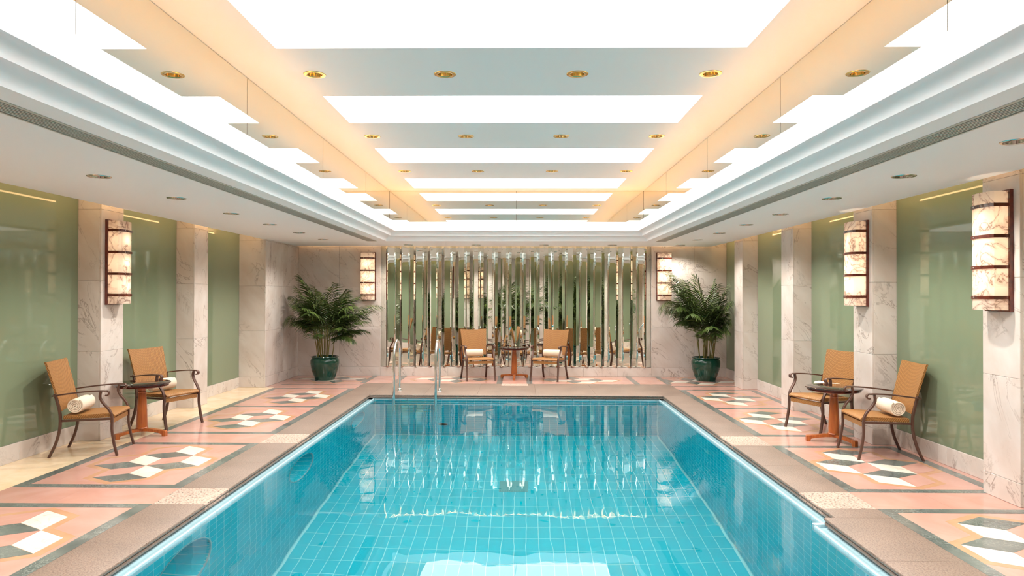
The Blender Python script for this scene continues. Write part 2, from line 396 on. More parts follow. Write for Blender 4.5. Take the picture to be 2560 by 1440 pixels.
# stepped cove, mitred round the opening: profile of (inward offset, z)
prof = [(0, ZS)]
for k in range(1, 9): t = k/8*PI/2; prof.append((0.102*(1-math.cos(t)), ZS+0.012+0.082*math.sin(t)))
prof += [(0.108, ZS+0.094), (0.108, ZS+0.088), (0.112, ZS+0.088)]
for k in range(1, 9): t = k/8*PI/2; prof.append((0.112+0.082*(1-math.cos(t)), ZS+0.098+0.076*math.sin(t)))
prof += [(0.2, ZS+0.174), (0.2, ZS+0.168), (0.204, ZS+0.168), (0.204, 3.038), (0.185, 3.038), (0.185, 2.945), (0.07, 2.945)]
def ring(d, z):
    x0, x1, y0, y1 = OPEN
    return [(x0+d, y0+d, z), (x1-d, y0+d, z), (x1-d, y1-d, z), (x0+d, y1-d, z)]
names = ['near', 'right', 'far', 'left']
for s in range(4):
    b = MB(); vs = []
    for dd, z in prof: r = ring(dd, z); vs += [r[s], r[(s+1) % 4]]
    b.add(vs, [(2*i, 2*i+1, 2*i+3, 2*i+2) for i in range(len(prof)-1)])
    b.build('cove_moulding', 'paint', ceil, smooth=35)
# mirrors standing on the cove, up to the luminous ceiling
mx0, mx1, my0, my1 = OPEN[0]+0.07, OPEN[1]-0.07, OPEN[2]+0.07, OPEN[3]-0.07
JY = [my0, 1.37, 3.76, 6.15, 8.54, 10.93, my1]
for a, c in zip(JY, JY[1:]):
    MB().box(mx0-0.008, mx0, a+0.003, c-0.003, 2.93, ZC-0.004).build('mirror_panel', 'mirror_warm', ceil)
    MB().box(mx1, mx1+0.008, a+0.003, c-0.003, 2.93, ZC-0.004).build('mirror_panel', 'mirror_warm', ceil)
for a, c in ((mx0, -0.065), (-0.065, mx1)):
    MB().box(a+0.003, c-0.003, my1, my1+0.008, 2.93, ZC-0.004).build('mirror_panel', 'mirror_warm', ceil)
    MB().box(a+0.003, c-0.003, my0-0.008, my0, 2.93, ZC-0.004).build('mirror_panel', 'mirror_warm', ceil)
b = MB(); b.box(mx0-0.02, mx0-0.009, my0, my1, 2.93, ZC+0.02); b.box(mx1+0.009, mx1+0.02, my0, my1, 2.93, ZC+0.02)
b.box(mx0, mx1, my1+0.009, my1+0.02, 2.93, ZC+0.02); b.box(mx0, mx1, my0-0.02, my0-0.009, 2.93, ZC+0.02)
b.build('mirror_backing', 'joint', ceil)
holes_c = [(PX[0], PX[1], a, c) for a, c in PANELS]+[(x-HW, x+HW, y-HW, y+HW) for x, y in DL_C]
plane_holes(mx0-0.02, mx1+0.02, my0-0.02, my1+0.02, ZC, holes_c).build('tray_ceiling', 'paint', ceil)
ordn = ['first', 'second', 'third', 'fourth', 'fifth', 'sixth', 'seventh', 'eighth', 'ninth', 'tenth']
for i, (a, c) in enumerate(PANELS):
    k = 4-(i-2)
    lab = ('luminous white panel in the raised ceiling, %s from the far mirror wall' % ordn[5-i])
    t = thing('ceiling_light_panel', lab, 'ceiling light', (0, 0, 0), 0, 'luminous panels of the raised ceiling')
    MB().quad((PX[0]-0.01, a-0.01, ZC+0.03), (PX[0]-0.01, c+0.01, ZC+0.03), (PX[1]+0.01, c+0.01, ZC+0.03), (PX[1]+0.01, a-0.01, ZC+0.03)).build('diffuser', 'panel', t, fix=False)
    f = MB()
    f.box(PX[0]-0.02, PX[0], a-0.02, c+0.02, ZC+0.001, ZC+0.05); f.box(PX[1], PX[1]+0.02, a-0.02, c+0.02, ZC+0.001, ZC+0.05)
    f.box(PX[0], PX[1], a-0.02, a, ZC+0.001, ZC+0.05); f.box(PX[0], PX[1], c, c+0.02, ZC+0.001, ZC+0.05)
    f.build('frame', 'paint', t)
# warm strips hidden in the cove trough and the wall slot
def strip(x0, x1, y0, y1, z, m, lab):
    tag(MB().box(x0, x1, y0, y1, z, z+0.02).build('cove_light_strip', m), lab, 'strip light', 'hidden warm strip lights')
zt = 2.947
strip(mx0+0.03, mx0+0.06, my0+0.1, my1-0.1, zt, 'trough', 'warm light strip hidden in the ceiling cove along the left mirrors')
strip(mx1-0.06, mx1-0.03, my0+0.1, my1-0.1, zt, 'trough', 'warm light strip hidden in the ceiling cove along the right mirrors')
strip(mx0+0.1, mx1-0.1, my1-0.06, my1-0.03, zt, 'trough', 'warm light strip hidden in the ceiling cove at the far end')
strip(SX0+0.01, SX0+0.14, YB+0.2, SY1-0.1, ZS+0.095, 'slot', 'warm light strip hidden above the soffit along the left wall')
strip(SX1-0.14, SX1-0.01, YB+0.2, SY1-0.1, ZS+0.095, 'slot', 'warm light strip hidden above the soffit along the right wall')
strip(SX0+0.2, SX1-0.2, SY1-0.14, SY1-0.01, ZS+0.095, 'slot', 'warm light strip hidden above the soffit at the mirror wall')
# upper lid of the soffit so the strips do not show through the cans
# air grilles
def grille(gx, lab):
    t = thing('air_grille', lab, 'air grille', ((gx[0]+gx[1])/2, 5.9, ZS), 0, 'linear air grilles in the soffit')
    hw = (gx[1]-gx[0])/2; y0, y1 = GY[0]-5.9, GY[1]-5.9
    f = MB(); f.box(-hw-0.008, -hw+0.006, y0-0.008, y1+0.008, -0.004, 0.03); f.box(hw-0.006, hw+0.008, y0-0.008, y1+0.008, -0.004, 0.03)
    f.box(-hw, hw, y0-0.008, y0+0.008, -0.004, 0.03); f.box(-hw, hw, y1-0.008, y1+0.008, -0.004, 0.03); f.build('frame', 'grille', t)
    MB().box(-hw-0.01, hw+0.01, y0, y1, 0.045, 0.055).build('duct', 'dark', t)
    w_ = MB(); w_.box(-hw-0.01, -hw, y0, y1, 0.03, 0.045); w_.box(hw, hw+0.01, y0, y1, 0.03, 0.045); w_.build('duct_side', 'dark', t)
    me = MB().box(-0.0045, 0.0045, y0, y1, 0.0, 0.022).mesh('slat')
    for i in range(7): link('slat', me, 'grille', t, (-hw+0.022+i*(2*hw-0.044)/6, 0, 0))
grille(GRL, 'long linear air grille in the soffit left of the pool')
grille(GRR, 'long linear air grille in the soffit right of the pool')
# downlights
def downlight_proto(name, refl):
    t = empty(name)
    f = MB().lathe([(0.062, -0.004), (0.066, -0.006), (0.094, -0.005), (0.098, 0.0), (0.098, 0.003), (0.062, 0.003)], 28, caps=False); f.build('trim_ring', refl, t, 40)
    c = MB().lathe([(0.0635, -0.002), (0.058, 0.03), (0.048, 0.06), (0.036, 0.09)], 28, caps=False); c.build('reflector', refl, t, 40)
    return t
pb = downlight_proto('recessed_downlight', 'brass'); ps = downlight_proto('recessed_downlight', 'silver')
lm = MB().lathe([(0.0, 0.084), (0.020, 0.085), (0.034, 0.088)], 20, caps=False).mesh('lamp', 40, False)
lb = MB().lathe([(0.0, 0.088), (0.036, 0.09)], 20, caps=False).mesh('lamp', 40, False)
nb = ns = 0
def place_dl(proto, first, x, y, z, lab, grp, lit):
    t = proto if first else copy_tree(proto)
    t.location = (x, y, z); tag(t, lab, 'downlight', grp)
    o = link('lamp', lm if lit else lb, 'lampface' if lit else 'silver', t)
    if True:
        l = bpy.data.lights.new('spot', 'SPOT'); l.energy = (SPOT_W*(0.3 if y > 13.5 and x > 3 else 1)) if lit else TRAY_W; l.spot_size = math.radians(138 if lit else 100); l.spot_blend = 0.65; l.color = (1, 0.93, 0.84); l.shadow_soft_size = 0.035 if lit else 0.055
        lo = bpy.data.objects.new('lamp_beam', l); COL.objects.link(lo); lo.parent = t; lo.location = (0, 0, -0.008)
rows = {1.28: 'behind the nearest lit panel', 3.68: 'over the near end of the pool', 6.07: 'in the nearest visible row', 8.46: 'in the second visible row', 10.86: 'in the far row'}
for i, (x, y) in enumerate(DL_C):
    place_dl(pb, i == 0, x, y, ZC, 'brass downlight of the raised ceiling, %s from left %s' % (ordn[i % 4], rows[y]), 'brass downlights of the raised ceiling', False)
for i, (x, y) in enumerate(DL_S):
    side = 'left' if x < 0 else 'right'
    ys = sorted([q for p, q in DL_S if (p < 0) == (x < 0)], reverse=True)
    place_dl(ps, i == 0, x, y, ZS, 'small downlight in the %s soffit, %s from the far wall' % (side, ordn[ys.index(y)]), 'downlights along the side soffits', True)
for i, (x, y) in enumerate(DL_F):
    place_dl(ps, False, x, y, ZS, 'small downlight in the soffit before the mirror screen, %s from left' % ordn[i], 'downlights before the mirror screen', True)

# ------------------------------------------------------------------ deck floor with inlay
COX0, COX1, COYF = -2.965, 2.848, 13.285       # outer edges of the coping
CIX0, CIX1, CIYF = -2.535, 2.415, 11.775       # nosing edges
fl = MB()
fl.box(XGL-0.05, COX0, YB, YF+0.03, -0.12, -0.004); fl.box(COX1, XGR+0.05, YB, YF+0.03, -0.12, -0.004)
fl.box(COX0, COX1, COYF, YF+0.03, -0.12, -0.004); fl.box(COX0, COX1, YB, 1.0, -0.12, -0.004)
floor = struct(fl.build('floor', 'joint'), 'polished pink marble deck with dark framed tumbling block inlay')
def fslab(x0, x1, y0, y1, m, name, z=0.0, g=0.0006):
    return MB().box(x0+g, x1-g, y0+g, y1-g, -0.004, z).build(name, m, floor)
BW = 0.105
A = 0.30; HX = A*math.cos(PI/6)
RH = {'green': [(0, 0), (HX, -A/2), (0, -A), (-HX, -A/2)], 'whitetile': [(0, 0), (HX, -A/2), (HX, A/2), (0, A)], 'pink': [(0, 0), (0, A), (-HX, A/2), (-HX, -A/2)]}
def shrink(poly, k=0.985):
    cx = sum(p[0] for p in poly)/len(poly); cy = sum(p[1] for p in poly)/len(poly)
    return [(cx+(x-cx)*k, cy+(y-cy)*k) for x, y in poly]
RM = {k: MB().prism(shrink(v), -0.003, 0.0016).mesh('rhombus_tile') for k, v in RH.items()}
for k in RM: RM[k].materials.append(M[k])
HEXM = MB().prism([((A+0.075)*math.cos(PI/6+PI/3*k), (A+0.075)*math.sin(PI/6+PI/3*k)) for k in range(6)], -0.003, 0.0003).mesh('tan_border'); HEXM.materials.append(M['tan'])
def motif(cx, cy, rot):
    c, s = math.cos(rot), math.sin(rot)
    for i, (hx, hy) in enumerate(((0, 0.465), (-HX, 0.0), (HX, 0.0), (0, -0.465))):
        hy2 = hy*0.45/0.465
        x, y = cx+hx*c-hy2*s, cy+hx*s+hy2*c
        o = link('tan_border', HEXM, None, floor, (x, y, 0.0001*i)); o.rotation_euler.z = rot
        for k in RH:
            o = link('rhombus_tile', RM[k], None, floor, (x, y, 0)); o.rotation_euler.z = rot
def frame(x0, x1, y0, y1):
    for a in ((x0, x0+BW, y0, y1), (x1-BW, x1, y0, y1), (x0+BW, x1-BW, y0, y0+BW), (x0+BW, x1-BW, y1-BW, y1)):
        fslab(*a, 'green', 'border_strip', 0.0008)
def panel(x0, x1, y0, y1, rot, mx=None, fr=True):
    if fr: frame(x0, x1, y0, y1); g = BW
    else: g = 0
    fslab(x0+g, x1-g, y0+g, y1-g, 'pink', 'marble_field')
    motif((x0+x1)/2 if mx is None else mx, (y0+y1)/2+0.0, rot)
LX0, LX1 = -4.465, COX0
RX0, RX1 = COX1, 4.205
for x0, x1, rot, mx in ((LX0, LX1, 0, -3.69), (RX0, RX1, PI, 3.53)):
    panel(x0, x1, 6.06, 7.92, rot, mx); panel(x0, x1, 3.72, 5.60, rot, mx); panel(x0, x1, 1.35, 3.25, rot, mx)
    for ya, yb in ((5.60, 6.06), (7.92, 8.43), (3.25, 3.72), (12.53, 13.0)):
        xm = x0+(x1-x0)*0.45
        fslab(x0, xm, ya, yb, 'pink', 'marble_strip'); fslab(xm, x1, ya, yb, 'pink', 'marble_strip')
    # double panel with one shared cross band
    for a in ((x0, x0+BW, 8.43, 12.53), (x1-BW, x1, 8.43, 12.53), (x0+BW, x1-BW, 8.43, 8.43+BW), (x0+BW, x1-BW, 10.44, 10.55), (x0+BW, x1-BW, 12.53-BW*0.8, 12.53)):
        fslab(*a, 'green', 'border_strip', 0.0008)
    for ya, yb in ((8.43+BW, 10.44), (10.55, 12.53-BW*0.8)):
        fslab(x0+BW, x1-BW, ya, yb, 'pink', 'marble_field'); motif(mx, (ya+yb)/2, rot)
    fslab(x0, x1, 13.0, 13.06, 'green', 'border_strip', 0.0008)
    fslab(x0, x1, 13.06, YF, 'pink', 'marble_field'); motif((x0+x1)/2, 13.80, PI/2 if x0 < 0 else -PI/2)
    fslab(x0, x1, YB, 1.35, 'pink', 'marble_field')
# cream margin along the left wall, pink margin along the right wall
yy = [YB, 1.0, 3.0, 4.6, 6.2, 7.8, 9.4, 11.0, 12.62]
for a, c in zip(yy, yy[1:]): fslab(XGL, LX0, a, c, 'cream', 'cream_slab')
fslab(XBL, LX0, 12.62, YF, 'pink', 'marble_strip')
for a, c in zip(yy[:-1]+[12.62], yy[1:]+[YF]): fslab(RX1, XGR, a, c, 'pink', 'marble_strip')
# strip before the mirror screen
cxm = -0.065
for x0, x1, m, z in ((COX0-0.09, COX0+0.01, 'green', 0.0012), (-2.45, -2.34, 'green', 0.0008), (-0.44, -0.33, 'green', 0.0008), (0.14, 0.25, 'green', 0.0008), (2.19, 2.30, 'green', 0.0008), (2.80, 2.90, 'green', 0.0012)):
    fslab(x0, x1, COYF if 'x' else 0, YF, m, 'border_strip', z)
for x0, x1 in ((COX0+0.01, -2.45), (-0.33, 0.14), (2.30, 2.80)): fslab(x0, x1, COYF, YF, 'pink', 'marble_strip')
for x0, x1, r in ((-2.34, -0.44, PI/2), (0.25, 2.19, -PI/2)):
    fslab(x0, x1, COYF, YF, 'pink', 'marble_field'); motif((x0+x1)/2, 13.90, r)
fslab(COX0, COX1, YB, 0.98, 'pink', 'marble_field')

# ------------------------------------------------------------------ pool coping
cop = struct(empty('trim_1'), 'brown granite coping with rounded nosing round the pool')
def nosing(depth):
    """profile across the coping: list of (u, z), u = 0 at the nosing, positive away from the pool"""
    p = []
    for k in range(7): t = k/6*PI; p.append((0.012-0.012*math.sin(t), -0.014+0.014*math.cos(t)))
    p += [(0.014, -0.031), (0.008, -0.034), (0.004, -0.044), (0.008, -0.058), (0.03, -0.062), (depth, -0.062), (depth, 0.0)]
    return p
def cope_y(xe, xo, y0, y1, m):
    sg = 1 if xo > xe else -1; p = nosing(abs(xo-xe)); n = len(p); b = MB(); g = 0.0012
    b.add([(xe+sg*u, y, z) for y in (y0+g, y1-g) for u, z in p], [tuple(range(n)), tuple(range(2*n-1, n-1, -1))]+[(i, (i+1) % n, n+(i+1) % n, n+i) for i in range(n)])
    b.build('coping_stone', m, cop, smooth=30)
def cope_x(ye, yo, x0, x1, m):
    sg = 1 if yo > ye else -1; p = nosing(abs(yo-ye)); n = len(p); b = MB(); g = 0.0012
    b.add([(x, ye+sg*u, z) for x in (x0+g, x1-g) for u, z in p], [tuple(range(n)), tuple(range(2*n-1, n-1, -1))]+[(i, (i+1) % n, n+(i+1) % n, n+i) for i in range(n)])
    b.build('coping_stone', m, cop, smooth=30)
ysL = [1.0, 2.2, 3.25, 3.72, 4.72, 5.60, 6.06, 7.0, 7.92, 8.43, 9.8, 11.0, CIYF]
for a, c in zip(ysL, ysL[1:]):
    ins = (a, c) in ((5.60, 6.06), (7.92, 8.43), (3.25, 3.72))
    cope_y(CIX0, COX0, a, c, 'granite_rough' if ins else 'granite')
ysR = [1.0, 2.2, 3.25, 3.72, 4.5, PSTEP, 5.60, 6.06, 7.0, 7.92, 8.43, 9.8, 11.0, CIYF]
for a, c in zip(ysR, ysR[1:]):
    ins = (a, c) in ((5.60, 6.06), (7.92, 8.43), (3.25, 3.72))
    cope_y(CIX1-(0.085 if c <= PSTEP else 0), COX1, a, c, 'granite_rough' if ins else 'granite')
xsF = [CIX0-0.001, -1.62, -0.72, 0.28, 1.30, CIX1+0.001]
for a, c in zip(xsF, xsF[1:]): cope_x(CIYF, COYF, a, c, 'granite')
for xa, xb in ((COX0, CIX0), (CIX1, COX1)): slab(xa+0.0012, xb-0.0012, CIYF, COYF, -0.062, 0.0, cop, 'granite', 'coping_stone', 0.002)
slab(-0.34, 0.16, COYF-0.30, COYF-0.001, -0.01, 0.0008, cop, 'granite_rough', 'coping_insert', 0.0004)

# ------------------------------------------------------------------ overflow gutter tiles
gut = struct(empty('trim_2'), 'pale aqua overflow gutter under the coping edge')
# profile: (u, z) with u = 0 at the pool face, positive away from pool
GP = [(0.0, -0.155), (0.0, -0.072), (0.003, -0.066), (0.010, -0.063), (0.018, -0.065), (0.025, -0.072), (0.036, -0.079), (0.055, -0.083), (0.080, -0.083), (0.105, -0.078), (0.122, -0.070), (0.13, -0.062), (0.13, -0.155)]
def gut_y(xw, sg, y0, y1):
    n = len(GP); g = 0.0015; b = MB()
    b.add([(xw+sg*u, y, z) for y in (y0+g, y1-g) for u, z in GP], [tuple(range(n)), tuple(range(2*n-1, n-1, -1))]+[(i, (i+1) % n, n+(i+1) % n, n+i) for i in range(n)])
    b.build('gutter_tile', 'gutter', gut, smooth=50)
def gut_x(yw, x0, x1):
    n = len(GP); g = 0.0015; b = MB()
    b.add([(x, yw+u, z) for x in (x0+g, x1-g) for u, z in GP], [tuple(range(n)), tuple(range(2*n-1, n-1, -1))]+[(i, (i+1) % n, n+(i+1) % n, n+i) for i in range(n)])
    b.build('gutter_tile', 'gutter', gut, smooth=50)
TL = 0.28
y = PFW
while y > PNW+0.01: gut_y(PLW, -1, max(y-TL, PNW), y); y -= TL
y = PFW
while y > PSTEP+0.05: gut_y(PRW, 1, max(y-TL, PSTEP+0.05), y); y -= TL
slab(PRW-0.085, PRW+0.13, PSTEP+0.012, PSTEP+0.05, -0.155, -0.055, gut, 'gutter', 'gutter_end', 0.004)
y = PSTEP+0.012
while y > PNW+0.01: gut_y(PRW-0.085, 1, max(y-TL, PNW), y); y -= TL
x = PLW
while x < PRW-0.01: gut_x(PFW, x, min(x+TL, PRW)); x += TL

# ------------------------------------------------------------------ pool basin
TS = 0.14
def tile_mesh(w_, h_, t=0.0012, g=0.0042):
    a, b_ = w_/2-g, h_/2-g; e = 0.0012
    return MB().add([(-a, -b_, 0), (a, -b_, 0), (a, b_, 0), (-a, b_, 0), (-a+e, -b_+e, t), (a-e, -b_+e, t), (a-e, b_-e, t), (-a+e, b_-e, t)],
                    [(4, 5, 6, 7), (0, 1, 5, 4), (1, 2, 6, 5), (2, 3, 7, 6), (3, 0, 4, 7)])
SQ = tile_mesh(TS, TS); LG = tile_mesh(TS, 2*TS)
SQM = SQ.mesh('wall_tile', None, False); SQM.materials.append(M['pooltile'])
LGM = LG.mesh('floor_tile', None, False); LGM.materials.append(M['pooltile'])
NICHE = [(2.35, -0.74), (5.10, -0.74), (7.85, -0.74), (10.60, -0.74)]; NR = 0.43
def tiled(parent, items, tmpl, me, name, limit=300, extra=None):
    """items: list of matrices sorted by how large they show; the first `limit` are own objects"""
    for mt in items[:limit]:
        o = link(name, me, None, parent); o.matrix_local = mt
    rest = MB()
    for mt in items[limit:]: rest.add([mt @ Vector(v) for v in tmpl.v], tmpl.f)
    if extra: rest.add(extra.v, extra.f)
    if rest.v:
        o = rest.build('smaller_tiles', 'pooltile', parent, fix=False); o['kind'] = 'stuff'
def wall_mats(fn, us, zs_, skip=None):
    return [(fn(u, z), u, z) for u in us for z in zs_ if not (skip and skip(u, z))]
zs_t = [-0.155-TS/2-k*TS for k in range(19)]
zlip = -0.155
camp = Vector((0, 0, 1.7))
def by_size(lst): return [m for m in sorted(lst, key=lambda m: (m.translation-camp).length if m.translation.y > 4.3 else 100+(m.translation-camp).length)]
# left wall (with round niches)
b = MB()
ys_e = [PNW]+[v for cy, cz in NICHE for v in (cy-NR, cy+NR)]+[PFW]
for i in range(len(ys_e)-1):
    y0, y1 = ys_e[i], ys_e[i+1]
    if i % 2 == 0: b.quad((PLW, y0, zlip), (PLW, y1, zlip), (PLW, y1, ZB), (PLW, y0, ZB))
    else:
        cy, cz = (y0+y1)/2, -0.74; n = 24
        for k in range(n):
            ya, yb_ = y0+(y1-y0)*k/n, y0+(y1-y0)*(k+1)/n
            ha, hb = [math.sqrt(max(NR*NR-(q-cy)**2, 0)) for q in (ya, yb_)]
            b.quad((PLW, ya, zlip), (PLW, yb_, zlip), (PLW, yb_, cz+hb), (PLW, ya, cz+ha))
            b.quad((PLW, ya, cz-ha), (PLW, yb_, cz-hb), (PLW, yb_, ZB), (PLW, ya, ZB))
wpl = struct(b.build('wall_pool_left', 'grout', fix=False), 'turquoise tiled left pool wall with round niches')
rotL = Matrix(((0, 0, 1, PLW), (1, 0, 0, 0), (0, 1, 0, 0), (0, 0, 0, 1)))
mats = []; clip = MB(); y = PFW-TS/2
while y > PNW:
    for z in zs_t:
        if z-TS/2 < ZB-0.02: continue
        near = [c for c in NICHE if abs(c[0]-y) < NR+TS and abs(c[1]-z) < NR+TS]
        if near:
            cy, cz = near[0]
            ds = [math.hypot(y+dy-cy, z+dz-cz) for dy in (-TS/2, TS/2) for dz in (-TS/2, TS/2)]
            if max(ds) < NR: continue
            if min(ds) < NR+0.004:
                q = 7; s_ = (TS-0.008)/q
                for i in range(q):
                    for j in range(q):
                        yy_, zz_ = y-TS/2+0.004+(i+0.5)*s_, z-TS/2+0.004+(j+0.5)*s_
                        if math.hypot(yy_-cy, zz_-cz) > NR+0.006:
                            clip.quad((PLW+0.0012, yy_-s_/2, zz_-s_/2), (PLW+0.0012, yy_+s_/2, zz_-s_/2), (PLW+0.0012, yy_+s_/2, zz_+s_/2), (PLW+0.0012, yy_-s_/2, zz_+s_/2))
                continue
        m_ = rotL.copy(); m_.translation = Vector((PLW, y, z)); mats.append(m_)
    y -= TS
tiled(wpl, by_size(mats), SQ, SQM, 'wall_tile', 300, clip)
# niches: ring of lining tiles, rim and a recessed disc
for cy, cz in NICHE:
    if cy < 4: pass
    nch = empty('round_niche', (PLW, cy, cz), 0, wpl)
    rim = MB(); n = 40
    for k in range(n):
        a0, a1 = 2*PI*k/n, 2*PI*(k+1)/n
        P = lambda r, a, x: (x, r*math.cos(a), r*math.sin(a))
        rim.quad(P(NR-0.004, a0, 0.006), P(NR-0.004, a1, 0.006), P(NR+0.012, a1, 0.006), P(NR+0.012, a0, 0.006))
        rim.quad(P(NR-0.004, a0, 0.006), P(NR-0.004, a1, 0.006), P(NR-0.004, a1, -0.02), P(NR-0.004, a0, -0.02))
    rim.build('niche_rim', 'gutter', nch, fix=False)
    n = 18; DP = 0.30; R2 = 0.36
    for k in range(n):
        a0, a1 = 2*PI*(k+0.035)/n, 2*PI*(k+0.965)/n
        b = MB()
        for q in range(3):
            b0, b1 = a0+(a1-a0)*q/3, a0+(a1-a0)*(q+1)/3
            b.quad((-0.004, (NR-0.004)*math.cos(b0), (NR-0.004)*math.sin(b0)), (-0.004, (NR-0.004)*math.cos(b1), (NR-0.004)*math.sin(b1)), (-DP, R2*math.cos(b1), R2*math.sin(b1)), (-DP, R2*math.cos(b0), R2*math.sin(b0)))
        b.build('lining_tile', 'pooltile', nch, fix=False)
    g = MB().lathe([(NR-0.002, 0), (R2+0.004, DP+0.002)], 36, caps=False); g.v = [(-z, x, y) for x, y, z in g.v]; g.build('niche_bed', 'grout', nch, fix=False)
    g = MB().lathe([(R2+0.004, DP), (R2-0.05, DP), (R2-0.05, DP+0.06), (0, DP+0.06)], 36, caps=False); g.v = [(-z, x, y) for x, y, z in g.v]; g.build('niche_back', 'gutter', nch, fix=False)
# right wall
b = MB()
for x, y0, y1 in ((PRW-0.085, PNW, PSTEP+0.05), (PRW, PSTEP+0.05, PFW)): b.quad((x, y0, zlip), (x, y1, zlip), (x, y1, ZB), (x, y0, ZB))
b.quad((PRW-0.085, PSTEP+0.05, zlip), (PRW, PSTEP+0.05, zlip), (PRW, PSTEP+0.05, ZB), (PRW-0.085, PSTEP+0.05, ZB))
wpr = struct(b.build('wall_pool_right', 'grout', fix=False), 'turquoise tiled right pool wall')
rotR = Matrix(((0, 0, -1, 0), (-1, 0, 0, 0), (0, 1, 0, 0), (0, 0, 0, 1)))
mats = []; y = PFW-TS/2
while y > PSTEP+0.05+TS/2-0.01:
    for z in zs_t: m_ = rotR.copy(); m_.translation = Vector((PRW, y, z)); mats.append(m_)
    y -= TS
y = PSTEP+0.05-TS/2
while y > PNW:
    for z in zs_t: m_ = rotR.copy(); m_.translation = Vector((PRW-0.085, y, z)); mats.append(m_)
    y -= TS
tiled(wpr, by_size(mats), SQ, SQM, 'wall_tile')
# far wall
wpf = struct(MB().quad((PLW, PFW, zlip), (PRW, PFW, zlip), (PRW, PFW, ZB), (PLW, PFW, ZB)).build('wall_pool_far', 'grout', fix=False), 'turquoise tiled far pool wall')
rotF = Matrix(((1, 0, 0, 0), (0, 0, -1, 0), (0, 1, 0, 0), (0, 0, 0, 1)))
mats = []; nx = int((PRW-PLW)/TS); x = (PLW+PRW)/2-TS*nx/2+TS/2
for i in range(nx):
    for z in zs_t: m_ = rotF.copy(); m_.translation = Vector((x+i*TS, PFW, z)); mats.append(m_)
tiled(wpf, sorted(mats, key=lambda m: -m.translation.z), SQ, SQM, 'wall_tile')
struct(MB().box(PLW-0.3, PRW+0.3, PNW-0.3, PNW, ZB, -0.06).build('wall_pool_near', 'pooltile'), 'tiled near pool wall')
slab(COX0, COX1, 0.98, PNW-0.0, -0.062, 0.0, cop, 'granite', 'coping_stone', 0.003)
fp = struct(MB().quad((PLW, PNW, ZB), (PRW, PNW, ZB), (PRW, PFW, ZB), (PLW, PFW, ZB)).build('floor_pool', 'grout', fix=False), 'turquoise tiled pool floor')
mats = []; y = PFW-TS; DRX, DRY = -0.07, 9.38
while y > PNW+TS:
    for i in range(nx):
        mats.append(Matrix.Translation((x+i*TS, y, ZB)))
    y -= 2*TS
mats.sort(key=lambda m: (abs(m.translation.y-6.9) if m.translation.y > 6.9 else 50-m.translation.y, abs(m.translation.x)))
tiled(fp, mats, LG, LGM, 'floor_tile')
t = thing('floor_drain', 'rectangular aqua drain grate on the pool floor', 'drain', (DRX, DRY, ZB+0.005))
M['drain'] = simple('teal drain grate', srgb(70, 160, 168), 0.4, spec=0.1)
MB().box(-0.19, 0.19, -0.19, 0.19, 0, 0.006).build('drain_plate', 'drain', t)
me = MB().box(-0.006, 0.006, -0.17, 0.17, 0.006, 0.014).mesh('drain_bar')
for i in range(15): link('drain_bar', me, 'drain', t, (-0.17+i*0.34/14, 0, 0))
t = thing('wall_grate', 'green slotted grate in the far pool wall between the ladder rails', 'grate', (-1.76, PFW-0.006, -0.72))
MB().box(-0.27, 0.27, -0.002, 0.004, -0.46, 0.46).build('grate_plate', 'pooltile', t)
me = MB().box(-0.27, 0.27, -0.008, -0.002, -0.012, 0.012).mesh('grate_bar')
M['grate'] = simple('yellow green grate bar', srgb(150, 170, 90), 0.4)
for z in (-0.44, -0.15, 0.15, 0.44): link('grate_bar', me, 'grate', t, (0, 0, z))
t = thing('pool_inlet', 'round pale inlet cover high on the far pool wall', 'inlet', (-0.12, PFW-0.006, -0.50))
g = MB().lathe([(0.0, 0.012), (0.05, 0.012), (0.06, 0.02), (0.14, 0.014), (0.15, 0.0)], 28, caps=False); g.v = [(x, -z, y) for x, y, z in g.v]; g.build('cover', 'gutter', t, 30)
g = MB().lathe([(0.0, 0.02), (0.02, 0.018), (0.025, 0.01)], 16, caps=False); g.v = [(x, -z, y) for x, y, z in g.v]; g.build('screw', 'chrome', t, 30)
t = thing('pool_inlet', 'small dark round inlet low on the far pool wall', 'inlet', (-1.29, PFW-0.006, -2.13))
g = MB().lathe([(0.0, 0.01), (0.06, 0.012), (0.075, 0.0)], 24, caps=False); g.v = [(x, -z, y) for x, y, z in g.v]; g.build('cover', 'dark', t, 30)
g = MB().lathe([(0.075, 0.006), (0.085, 0.006), (0.09, 0.0)], 24, caps=False); g.v = [(x, -z, y) for x, y, z in g.v]; g.build('rim', 'gutter', t, 30)
# water
b = MB(); b.quad((PLW-0.001, PNW, ZW), (PRW-0.085, PNW, ZW), (PRW-0.085, PSTEP+0.05, ZW), (PLW-0.001, PSTEP+0.05, ZW)); b.quad((PLW-0.001, PSTEP+0.05, ZW), (PRW+0.001, PSTEP+0.05, ZW), (PRW+0.001, PFW+0.001, ZW), (PLW-0.001, PFW+0.001, ZW))
tag(b.build('pool_water', 'water', fix=False), 'clear turquoise water filling the swimming pool', 'water', None, 'stuff')

